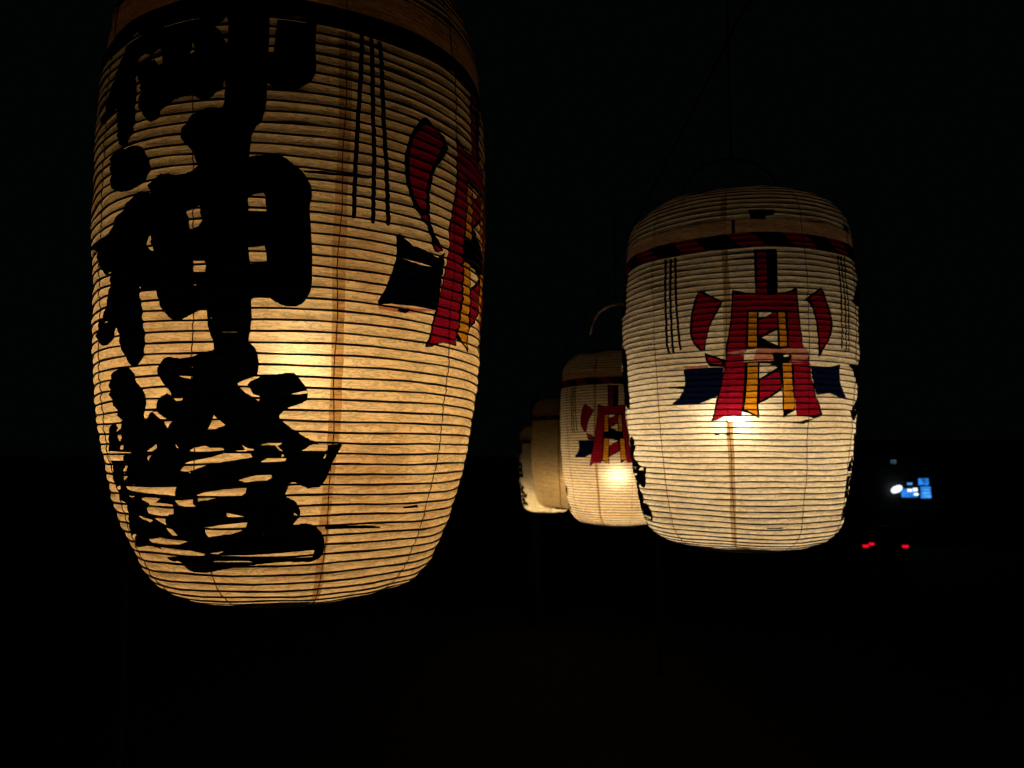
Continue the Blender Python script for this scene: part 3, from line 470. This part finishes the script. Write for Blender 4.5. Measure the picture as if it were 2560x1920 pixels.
def paint_rows(sf, polys, rows, segs, cut):
    """Cut the skin into row strips; every painted edge becomes a real edge of the mesh."""
    lo, hi = cut, cut + 2 * math.pi
    edges = []                                    # one list of (s_low, t_low, s_high, t_high) for each painted shape
    for m, p in polys:
        q = [(t, sf.of_z(z)) for t, z in p]
        full = max(t for t, _ in q) - min(t for t, _ in q) > 6
        for sh in ((0,) if full else (-2 * math.pi, 0, 2 * math.pi)):
            es = []
            for (t0, s0), (t1, s1) in zip(q, q[1:] + q[:1]):
                if s0 == s1: continue
                es.append((s0, t0 + sh, s1, t1 + sh) if s0 < s1 else (s1, t1 + sh, s0, t0 + sh))
            ts = [e[1] for e in es] + [e[3] for e in es]
            if es and max(ts) > lo and min(ts) < hi:
                edges.append((m, es, min(e[0] for e in es), max(e[2] for e in es)))
    grid = [lo + (hi - lo) * i / segs for i in range(segs + 1)]
    faces = {}
    step = sf.pitch / rows
    nrow = int(math.ceil(sf.S / step))
    for k in range(nrow):
        s0, s1 = k * step, min((k + 1) * step, sf.S)
        sm = (s0 + s1) / 2
        live = []; cuts = []
        for m, es, a, b in edges:
            if not (a <= sm <= b): continue
            xs_ = []
            for (sa, ta, sb, tb) in es:
                if sa <= sm < sb:
                    f = lambda s: ta + (tb - ta) * min(1, max(0, (s - sa) / (sb - sa)))
                    x = f(sm); xs_.append(x)
                    if lo < x < hi: cuts.append((x, f(s0), f(s1)))
            xs_.sort(); live.append((m, xs_))
        br = sorted(cuts + [(g, g, g) for g in grid])
        # keep order along both edges of the row
        b0 = np.maximum.accumulate([b[1] for b in br]); b1 = np.maximum.accumulate([b[2] for b in br])
        b0 = np.clip(b0, lo, hi); b1 = np.clip(b1, lo, hi)
        for i in range(len(br) - 1):
            if br[i + 1][0] - br[i][0] < 1e-7 and b0[i + 1] - b0[i] < 1e-7 and b1[i + 1] - b1[i] < 1e-7: continue
            x = (br[i][0] + br[i + 1][0]) / 2; mat = 0
            for m, xs_ in live:
                c = 0
                for v in xs_:
                    if v < x: c += 1
                    else: break
                if c & 1: mat = m
            if mat == -1: continue                   # a hole torn in the paper
            faces.setdefault(mat, []).append((b0[i], b0[i + 1], b1[i + 1], b1[i], s0, s1))
    return faces

def skin_mesh(name, sf, groups, mats, parent):
    me = bpy.data.meshes.new(name)
    arr = np.array([f for _, fs in groups for f in fs])
    n = len(arr)
    th = arr[:, :4].reshape(-1); v = np.stack([arr[:, 4], arr[:, 4], arr[:, 5], arr[:, 5]], 1).reshape(-1)
    co = sf(th, v)
    e = 4e-4
    du = sf(th + e / .3, v) - sf(th - e / .3, v)
    dv = sf(th, v + e) - sf(th, v - e)
    no = np.cross(du, dv); no /= np.maximum(np.linalg.norm(no, axis=1)[:, None], 1e-12)
    # weld the corners that coincide
    key = np.round(np.stack([th * 2e5, v * 1e6], 1)).astype(np.int64)
    _, first, inv = np.unique(key, axis=0, return_index=True, return_inverse=True)
    inv = inv.reshape(-1, 4)
    quads = []; slots = []
    sl = np.concatenate([np.full(len(fs), i) for i, (_, fs) in enumerate(groups)])
    for q, s_ in zip(inv.tolist(), sl.tolist()):
        u = []
        for x in q:
            if x not in u: u.append(x)
        if len(u) >= 3:
            quads.append(u); slots.append(s_)
    me.from_pydata(co[first].tolist(), [], quads)
    me.polygons.foreach_set('material_index', slots)
    me.polygons.foreach_set('use_smooth', [True] * len(quads))
    me.update()
    me.normals_split_custom_set_from_vertices(no[first].tolist())
    return link(name, me, mats, parent)

def rope_border(z0, z1, n, phase, dark=False):
    polys = [(11 if dark else 9, [(-9, z0), (9, z0), (9, z1), (-9, z1)])]
    rnd = random.Random(int(n * 7 + phase * 100))
    if dark: return polys
    for i in range(n):
        t = phase + 2 * math.pi * i / n; w = .42 * 2 * math.pi / n; sl = .16 * 2 * math.pi / n * 2
        j = lambda: rnd.uniform(-.018, .018)
        polys.append((10, [(t + sl + j(), z0), (t + w + sl + j(), z0), (t + w + .5 * sl + j(), (z0 + z1) / 2), (t + w + j(), z1), (t + j(), z1), (t + .4 * sl + j(), (z0 + z1) / 2)]))
    # frayed lower edge
    for i in range(26):
        t = rnd.uniform(-3.1, 3.1); w = rnd.uniform(.02, .07)
        polys.append((0, [(t, z0 - .001), (t + w, z0 - .001), (t + w * .7, z0 + rnd.uniform(.002, .006)), (t + w * .2, z0 + rnd.uniform(.001, .004))]))
    return polys

def seam_strip(t, z0, z1, w, seed):
    rnd = random.Random(seed); n = 26; a = []; b = []
    for i in range(n + 1):
        z = z0 + (z1 - z0) * i / n
        d = .006 * math.sin(i * .5 + seed)
        a.append((t + d - w / 2 + rnd.uniform(-.003, .003), z)); b.append((t + d + w / 2 + rnd.uniform(-.004, .004), z))
    return (6, a + b[::-1])

def lantern(label, cx, cy, dz, prof, polys, rot, pitch, rows, segs, amp, collar, seed, papers, bulb_z, bulb_power, bulb_col, threads, rib_r, beam_z, bulb_off=(0, 0)):
    sf = Surface(prof, pitch, amp, collar, seed)
    root = empty('paper_lantern', (cx, cy, EYE + dz + sf.zmin))
    tag(root, label, 'lantern', 'paper lanterns hung in the dark')
    fs = paint_rows(sf, polys, rows, segs, rot + 2.2)
    mats = dict(M); mats.update(papers)
    by = {}
    for m, f in fs.items():
        nm, mt = m if isinstance(m, tuple) else PARTS[m]
        by.setdefault(nm, []).append((mt, f))
    for nm, gs in by.items():
        skin_mesh(nm.split('#')[0], sf, gs, [mats[mt] for mt, _ in gs], root)
    # bamboo ribs
    nr = int(sf.S / pitch)
    for k in range(1, nr + 1):
        v = k * pitch
        if sf.c0 - .002 < v < sf.c1 + .002: continue
        th = np.linspace(0, 2 * math.pi, segs if rows > 6 else 64, endpoint=False)
        pts = sf(th, np.full_like(th, v), .0010 + .0012 * v / sf.S)
        n = len(th); sg = 5
        rr = np.hypot(pts[:, 0], pts[:, 1])
        ring = []
        for q in range(sg):
            a = 2 * math.pi * q / sg
            wob = rib_r * (1 + .10 * np.sin(9 * th + k * 1.7) + .06 * np.sin(23 * th + k))
            f = (rr + wob * math.cos(a)) / rr
            ring.append(np.stack([pts[:, 0] * f, pts[:, 1] * f, pts[:, 2] + wob * math.sin(a)], 1))
        vv = np.stack(ring, 1).reshape(-1, 3)
        qf = [(i * sg + q, i * sg + (q + 1) % sg, ((i + 1) % n) * sg + (q + 1) % sg, ((i + 1) % n) * sg + q) for i in range(n) for q in range(sg)]
        me = bpy.data.meshes.new('rib'); me.from_pydata(vv.tolist(), [], qf)
        me.polygons.foreach_set('use_smooth', [True] * len(qf))
        link('rib', me, M['rib'], root)
    # vertical threads that tie the ribs
    for i, t in enumerate(threads):
        bm = bmesh.new()
        v = np.arange(.012, sf.S - .02, pitch / 4)
        th = t + .008 * np.sin(v * 9 + i) + .004 * np.sin(v * 41 + i * 2)
        tube(bm, sf(th, v, .0006).tolist(), .0008 if rows > 6 else .0009, 5)
        bm_obj('thread', bm, M['thread'], root)
    # wooden rims, bulb, flex
    top = float(sf.z[-1] - sf.zmin); rt = float(sf.r[-1]); rb = float(sf.r[0])
    bm = bmesh.new(); lathe(bm, [(rb - .006, -.012), (rb + .004, -.012), (rb + .004, .004), (rb - .006, .004)], 48); bm_obj('bottom_rim', bm, M['wood'], root, False)
    bm = bmesh.new(); lathe(bm, [(.01, -.004), (rb - .007, -.004), (rb - .007, .002), (.01, .002)], 48); bm_obj('bottom_board', bm, M['wood'], root)
    bm = bmesh.new(); lathe(bm, [(.01, top - .002), (rt + .004, top - .002), (rt + .004, top + .016), (.01, top + .016)], 48); bm_obj('top_rim', bm, M['wood'], root)
    bz = bulb_z - sf.zmin
    bx, by_ = bulb_off
    bm = bmesh.new()                      # LED bulb: a glowing dome below an opaque heat sink
    lathe(bm, [(.002, -.034), (.014, -.031), (.024, -.022), (.0300, -.008), (.0312, .0), (.0312, .003)], 20, (bx, by_, bz))
    bulb = bm_obj('bulb', bm, emit('bulb_glow', bulb_col, bulb_power), root, True)
    bm = bmesh.new(); lathe(bm, [(.0315, .0035), (.0318, .006), (.027, .024), (.02, .036), (.0148, .0455)], 20, (bx, by_, bz)); bm_obj('bulb_base', bm, M['black_plastic'], root, True)
    bm = bmesh.new(); lathe(bm, [(.0145, .044), (.016, .05), (.016, .075), (.011, .09), (.004, .1)], 16, (bx, by_, bz)); bm_obj('bulb_socket', bm, M['black_plastic'], root)
    bm = bmesh.new(); tube(bm, [(bx, by_, bz + .095), (bx * .6, by_ * .6, (bz + top) / 2), (0, 0, top - .003)], .003); bm_obj('flex', bm, M['black_plastic'], root)
    # bail and cord up to the beam
    bm = bmesh.new()
    tube(bm, [(rt * math.cos(a), 0, top + .012 + .13 * math.sin(a)) for a in np.linspace(0, math.pi, 13)], .0035, 6); bm_obj('wire_bail', bm, M['iron'], root)
    bm = bmesh.new()
    tube(bm, [(0, 0, top + .14), (.001, 0, (top + beam_z) / 2), (0, 0, beam_z - (EYE + dz + sf.zmin))], .004, 6); bm_obj('hanging_cord', bm, M['cord'], root)
    return root, sf

def papers(prefix, base, seed, grime=.35, fwd=.1, glow=None):
    c = base
    return {'paper': paper(prefix + '_washi', c, fwd, .06, grime, 0, seed, glow),
            'torn': paper(prefix + '_torn_paint', (c[0] * .62, c[1] * .30, c[2] * .30), .06, .06, .3, 0, seed + 1),
            'seam': paper(prefix + '_doubled_washi', (c[0] * .66, c[1] * .54, c[2] * .40), .05, .06, .5, 0, seed + 2),
            'collar': paper(prefix + '_collar_paper', (c[0] * .72, c[1] * .52, c[2] * .42), .05, .06, .3, 0, seed + 3)}

THREADS = lambda t0: [t0 + 2 * math.pi * i / 10 for i in range(10)]
FULL = lambda m, z0, z1: (m, [(-9, z0), (9, z0), (9, z1), (-9, z1)])

def beam_height(y):
    return EYE + 1.13 - .062 * max(0, y - 2)

# tall lantern, near left
zm = lambda z: .150 + (z - .0714) * 1.105
polys = [seam_strip(.437, -.21, .57, .055, 3)]
polys += letters('front') + shifted(letters('back'), math.pi)
em = emblem('front')
polys += shifted([em[1]] + em[6:], 1.385, zm) + named(LEAF_A, lambda i: 'painted_leaf#left' if i < 3 else 'painted_leaf#tail' if i < 4 else 'painted_flag#0')
polys += shifted(emblem('back'), 1.385 + math.pi, zm)
polys += brush_lines(LINES_A[:3], 'front') + LINES_A[3:] + shifted(brush_lines(LINES_A[:3], 'back'), math.pi)
polys += rope_border(.574, .608, 17, .1, True)
rnd = random.Random(8)
for i in range(16):
    t = -3 + 6.2 * i / 16 + rnd.uniform(-.1, .1); w = rnd.uniform(.06, .2)
    polys.append((0, [(t, .5735), (t + w, .5735), (t + w * .8, .5735 + rnd.uniform(.003, .009)), (t + w * .4, .5735 + rnd.uniform(.001, .006)), (t + w * .1, .5735 + rnd.uniform(.002, .006))]))
polys += [FULL(7, .608, .652), FULL(12, .652, .656)]
lantern('large tall yellowed lantern with big black brush characters, nearest on the left', -.359, 1.27, 0, PROF_TALL, polys, .27, .0145, 10, 132, .0020, (.60, .656), 3,
        dict(papers('aged', (.90, .58, .255), 2.0, .7, .045, (.95, .80, .52)), navy=paper('darker_navy_paint', (.0006, .0010, .0036), .02, .1, 0, 2.5, 3.0)), .160, 128, (1, .80, .50), THREADS(.437), .0016, beam_height(1.27), (.004, -.02))  # navy set darker here than on the round lanterns, with stronger streaks

# round lanterns of the receding row
zl = lambda z: -.236 + (z + .222) * (.704 / .832)
def round_polys(centre, let, tears, lines, n_seam):
    d = centre + .05
    p = [seam_strip(n_seam, -.225, .6, .05, 5)]
    if let is not None:
        p += shifted(letters('left'), d + let, zl) + shifted(letters('right'), d + let + math.pi + .33, zl)
    p += shifted(emblem('front'), d) + shifted(emblem('back'), d + math.pi)
    ln = shifted(LINES_B, d); mir = [(m, [(2 * centre - t, z) for t, z in q]) for m, q in ln]
    for k, sd in ((0, 'front'), (math.pi, 'back')):
        p += shifted(brush_lines(ln, sd + 'left') + brush_lines(mir, sd + 'right'), k)
    if tears: p += shifted(TEARS, d)
    p += rope_border(.467, .505, 14, .15 + centre)
    p += [FULL(7, .505, .537), FULL(12, .537, .5385)]
    if tears: p += [e for e in TEARS if min(z for _, z in e[1]) > .5]
    return p
lantern('cream round lantern with torn red and navy emblem facing front, largest on the right', .594, 2.0, 0, PROF_SHORT, round_polys(-.05, -1.75, True, True, -.352), -.28, .0138, 9, 120, .0017, (.5, .5385), 11,
        papers('cream', (.92, .71, .45), 4.0, .45, .12, (1.0, .92, .76)), .100, 150, (1, .84, .58), THREADS(-.352), .00165, beam_height(2.0), (-.012, 0))
def at(az, d): return d * math.sin(R(az)), d * math.cos(R(az))
ROW = [(.594, 2.0), at(7.84, 4.05), at(4.14, 6.3), at(2.62, 8.0)]
x, y = ROW[1]
lantern('round lantern with emblem half hidden behind the largest right-hand lantern', x, y, -.135, PROF_SHORT, round_polys(-.19, -1.74, False, True, -.5), -.14, .0138, 6, 72, .0016, (.5, .5385), 17,
        papers('honey', (.90, .64, .36), 6.0, .35, .08, (1.0, .90, .70)), .03, 190, (1, .82, .54), THREADS(-.5), .0019, beam_height(y))
x, y = ROW[2]
lantern('dim brown lantern of fine ribs, between the hidden emblem lantern and the farthest one', x, y, -.215, PROF_SHORT, round_polys(.95, None, False, True, -.3), -.07, .0138, 5, 64, .0020, (.5, .5385), 23,
        papers('brown', (.80, .54, .24), 8.0, .5, .08), .0, 108, (1, .78, .46), THREADS(-.3), .0020, beam_height(y))
x, y = ROW[3]
lantern('farthest and smallest lantern, pale paper with black characters down its left edge', x, y, -.38, PROF_SHORT, round_polys(.38, -1.80, False, True, .1), -.05, .0138, 5, 64, .0012, (.5, .5385), 29,
        papers('pale', (.84, .66, .38), 10.0, .25, .08), -.06, 150, (1, .80, .50), THREADS(.1), .0007, beam_height(y))

# pale loose cord end curling beside the large right-hand lantern
bm = bmesh.new()
tube(bm, [(.312, 1.99, EYE + .375), (.29, 1.985, EYE + .392), (.262, 1.98, EYE + .385), (.243, 1.98, EYE + .376), (.228, 1.98, EYE + .365), (.216, 1.98, EYE + .345), (.209, 1.98, EYE + .326), (.204, 1.98, EYE + .307)], .0030, 6)
tag(bm_obj('loose_cord', bm, M['pale_cord'], None, True), 'short pale cord end curling out left of the largest right-hand lantern', 'cord')

# ---------------------------------------------------------------- timber frame the lanterns hang from
fr = empty('timber_frame', (0, 1.27, 0))
tag(fr, 'dark timber beams and posts that carry the lanterns, lost in the night', 'frame')
def bar(name, a, b, w, h):
    a, b = Vector(a), Vector(b); d = b - a
    bm = bmesh.new(); rot = d.to_track_quat('X', 'Z').to_matrix()
    box(bm, (a + b) / 2 - Vector(fr.location), (d.length, w, h), .006, rot)
    return bm_obj(name, bm, M['wood'], fr)
bh = beam_height(1.27)
bar('cross_beam', (-1.5, 1.27, bh + .06), (1.6, 1.27, bh + .06), .1, .12)
bm = bmesh.new()                         # the rope the row hangs from
anchors = [(.594, 1.27, bh)] + [(px, py, beam_height(py)) for px, py in ROW] + [(.29, 9.52, beam_height(9.6))]
tube(bm, [Vector(p) - Vector(fr.location) for p in anchors], .006, 8)
bm_obj('row_rope', bm, M['cord'], fr)
for px in (-1.42, 1.52):
    bar('post', (px, 1.27, 0), (px, 1.27, bh - .002), .11, .11)
bar('post', (.29, 9.52, ground_z(9.52) - .05), (.29, 9.52, beam_height(9.6) - .002), .11, .11)

# two bare poles standing in the dark
for (px, py, lb) in ((-1.55, 3.1, 'thin bare pole in the dark below the tall left lantern'), (1.25, 6.6, 'thin bare pole in the dark below the large right lantern')):
    bm = bmesh.new(); g = ground_z(py)
    lathe(bm, [(.03, 0), (.03, .04), (.018, .05), (.016, 1.45), (.012, 1.47)], 12); 
    o = bm_obj('metal_pole', bm, M['iron'], None, True); o.location = (px, py, g); tag(o, lb, 'pole', 'bare poles')

# ---------------------------------------------------------------- car on the road below
ROAD = -2.75
az = math.atan2(14.0, 29.0)
car = empty('parked_car', (14.04, 29.0, ROAD), -az * .0)
tag(car, 'dark car seen from behind with red tail lights glowing', 'car')
def prism(bm, side, half, taper=None):
    """side profile (y, z) swept across x; taper(z) narrows it."""
    tp = taper or (lambda z: 1.0)
    l = [bm.verts.new((-half * tp(z), y, z)) for y, z in side]; r = [bm.verts.new((half * tp(z), y, z)) for y, z in side]
    n = len(side)
    for i in range(n):
        bm.faces.new((l[i], l[(i + 1) % n], r[(i + 1) % n], r[i]))
    bm.faces.new(l); bm.faces.new(r)
bm = bmesh.new()
prism(bm, [(.03, .30), (0, .50), (.02, .74), (.06, .92), (.35, .98), (.9, 1.0), (2.9, .98), (3.6, .90), (4.0, .78), (4.08, .55), (4.02, .28), (3.75, .22), (.3, .22)], .86, lambda z: 1 - .06 * max(0, z - .6) - .08 * max(0, .4 - z))
bmesh.ops.bevel(bm, geom=bm.edges[:], offset=.02, segments=2, affect='EDGES')
body = bm_obj('body', bm, M['car_paint'], car, False)
bm = bmesh.new()
prism(bm, [(.22, .96), (.55, 1.36), (.85, 1.46), (1.9, 1.48), (2.3, 1.42), (3.05, .96)], .80, lambda z: 1 - .38 * max(0, z - .96))
bmesh.ops.bevel(bm, geom=bm.edges[:], offset=.025, segments=2, affect='EDGES')
bm_obj('cabin', bm, M['car_paint'], car)
def quad_part(name, pts, m, parent):
    me = bpy.data.meshes.new(name); c = sum((Vector(p) for p in pts), Vector()) / 4
    nrm = (Vector(pts[1]) - Vector(pts[0])).cross(Vector(pts[2]) - Vector(pts[0])).normalized()
    if nrm.dot(c - Vector((0, 1.6, 1.0))) < 0: nrm = -nrm
    top = [Vector(p) + nrm * .008 for p in pts]; bot = [Vector(p) - nrm * .01 for p in pts]
    me.from_pydata([tuple(v) for v in bot + top], [], [(4, 5, 6, 7), (0, 1, 5, 4), (1, 2, 6, 5), (2, 3, 7, 6), (3, 0, 4, 7)])
    return link(name, me, m, parent)
quad_part('rear_window', [(-.66, .27, 1.02), (.66, .27, 1.02), (.60, .54, 1.35), (-.60, .54, 1.35)], M['glass'], car)
quad_part('windscreen', [(-.68, 2.95, 1.02), (.68, 2.95, 1.02), (.60, 2.36, 1.38), (-.60, 2.36, 1.38)], M['glass'], car)
for s in (-1, 1):
    quad_part('side_window', [(s * .785, .62, 1.02), (s * .785, 1.55, 1.02), (s * .668, 1.55, 1.40), (s * .678, .82, 1.38)], M['glass'], car)
    quad_part('side_window', [(s * .785, 1.62, 1.02), (s * .785, 2.75, 1.02), (s * .672, 2.22, 1.38), (s * .668, 1.62, 1.40)], M['glass'], car)
    for wy in (.72, 3.25):
        bm = bmesh.new(); lathe(bm, [(.20, -.09), (.29, -.09), (.31, -.06), (.31, .06), (.29, .09), (.20, .09)], 24, (s * .80, wy, .31), 'x'); w = bm_obj('wheel', bm, M['tyre'], car)
        bm = bmesh.new(); lathe(bm, [(.03, -.095), (.18, -.085), (.195, -.06), (.195, .06), (.18, .085), (.03, .095)], 16, (s * .80, wy, .31), 'x'); bm_obj('rim', bm, M['chrome'], w)
    bm = bmesh.new(); box(bm, (s * .93, 2.62, 1.02), (.16, .09, .12), .02); bm_obj('wing_mirror', bm, M['car_paint'], car)
for lx, lz, lw in ((-.745, .83, .21), (-.525, .905, .17), (.745, .815, .21)):
    bm = bmesh.new(); box(bm, (lx, -.012, lz), (lw, .09, .09), .02); bm_obj('tail_light', bm, M['tail'], car)
bm = bmesh.new(); box(bm, (0, -.03, .42), (1.62, .12, .16), .03); bm_obj('rear_bumper', bm, M['car_paint'], car)
bm = bmesh.new(); box(bm, (0, -.005, .68), (.33, .03, .165), .005); bm_obj('number_plate', bm, M['plate'], car)

# ---------------------------------------------------------------- shop front far below on the right
shop = empty('shop_building', (20.5, 36.2, ROAD))
tag(shop, 'dark distant shop front with small blue lit windows', 'building')
def shop_box(name, x0, x1, z0, z1, y0, y1, m, parent=shop, bev=0.0):
    bm = bmesh.new()
    box(bm, ((x0 + x1) / 2 - 20.5, (y0 + y1) / 2 - 36.2, (z0 + z1) / 2 + EYE - ROAD), (x1 - x0, y1 - y0, z1 - z0), bev)
    return bm_obj(name, bm, m, parent)
G0 = ROAD - EYE
shop_box('wall', 14.5, 27, G0, .3, 36.2, 42, M['wall'])
shop_box('roof', 14.2, 27.3, .3, .55, 35.9, 42.3, M['wall'])
shop_box('door', 21.4, 22.4, G0 + .02, G0 + 2.1, 36.12, 36.19, M['glass'])
def lit(x0, x1, z0, z1, m):
    w = shop_box('window', x0 - .05, x1 + .05, z0 - .05, z1 + .05, 36.12, 36.19, M['wall'])
    shop_box('pane', x0, x1, z0, z1, 36.08, 36.115, m, w, .02)
    return w
w = lit(18.34, 19.10, -2.13, -1.72, M['blue_glow'])
for a, b, c, d in ((18.58, 18.80, -1.86, -1.73), (18.84, 19.06, -1.84, -1.68), (18.88, 19.09, -2.04, -1.92)):
    bm = bmesh.new(); box(bm, ((a + b) / 2 - 20.5, 36.02 - 36.2, (c + d) / 2 + EYE - ROAD), (b - a, .06, d - c), .03); bm_obj('lamp_tube', bm, M['lamp_white'], w)
lit(18.63, 18.86, -1.54, -1.44, M['blue_pale'])
lit(19.16, 19.64, -1.55, -1.24, M['blue_glow'])
w = lit(19.24, 19.72, -2.17, -1.62, M['blue_glow'])
for a, b, c, d in ((19.33, 19.62, -1.80, -1.74), (19.30, 19.66, -1.96, -1.87), (19.36, 19.70, -2.13, -2.02)):  # pale glowing strips added so the pane's brightness varies, not actual fittings
    bm = bmesh.new(); box(bm, ((a + b) / 2 - 20.5, 36.03 - 36.2, (c + d) / 2 + EYE - ROAD), (b - a, .05, d - c), .02); bm_obj('pale_strip', bm, M['blue_pale'], w)
lit(17.90, 18.16, -.55, -.37, M['dim_glow'])
lamp = empty('wall_lamp', (18.07, 36.0, ROAD))
tag(lamp, 'bright white oval lamp beside the small blue lit windows', 'lamp')
bm = bmesh.new()
lathe(bm, [(.01, -.17), (.16, -.15), (.24, -.08), (.27, .0), (.24, .09), (.15, .15), (.01, .17)], 18)
for v in bm.verts: v.co = Vector((v.co.x, v.co.y * .5, v.co.z + v.co.x * .3 - 1.74 + EYE - ROAD))
bm_obj('globe', bm, M['lamp_white'], lamp, True)
bm = bmesh.new(); box(bm, (0, .12, -1.74 + EYE - ROAD), (.06, .15, .06), .01); bm_obj('bracket', bm, M['iron'], lamp)
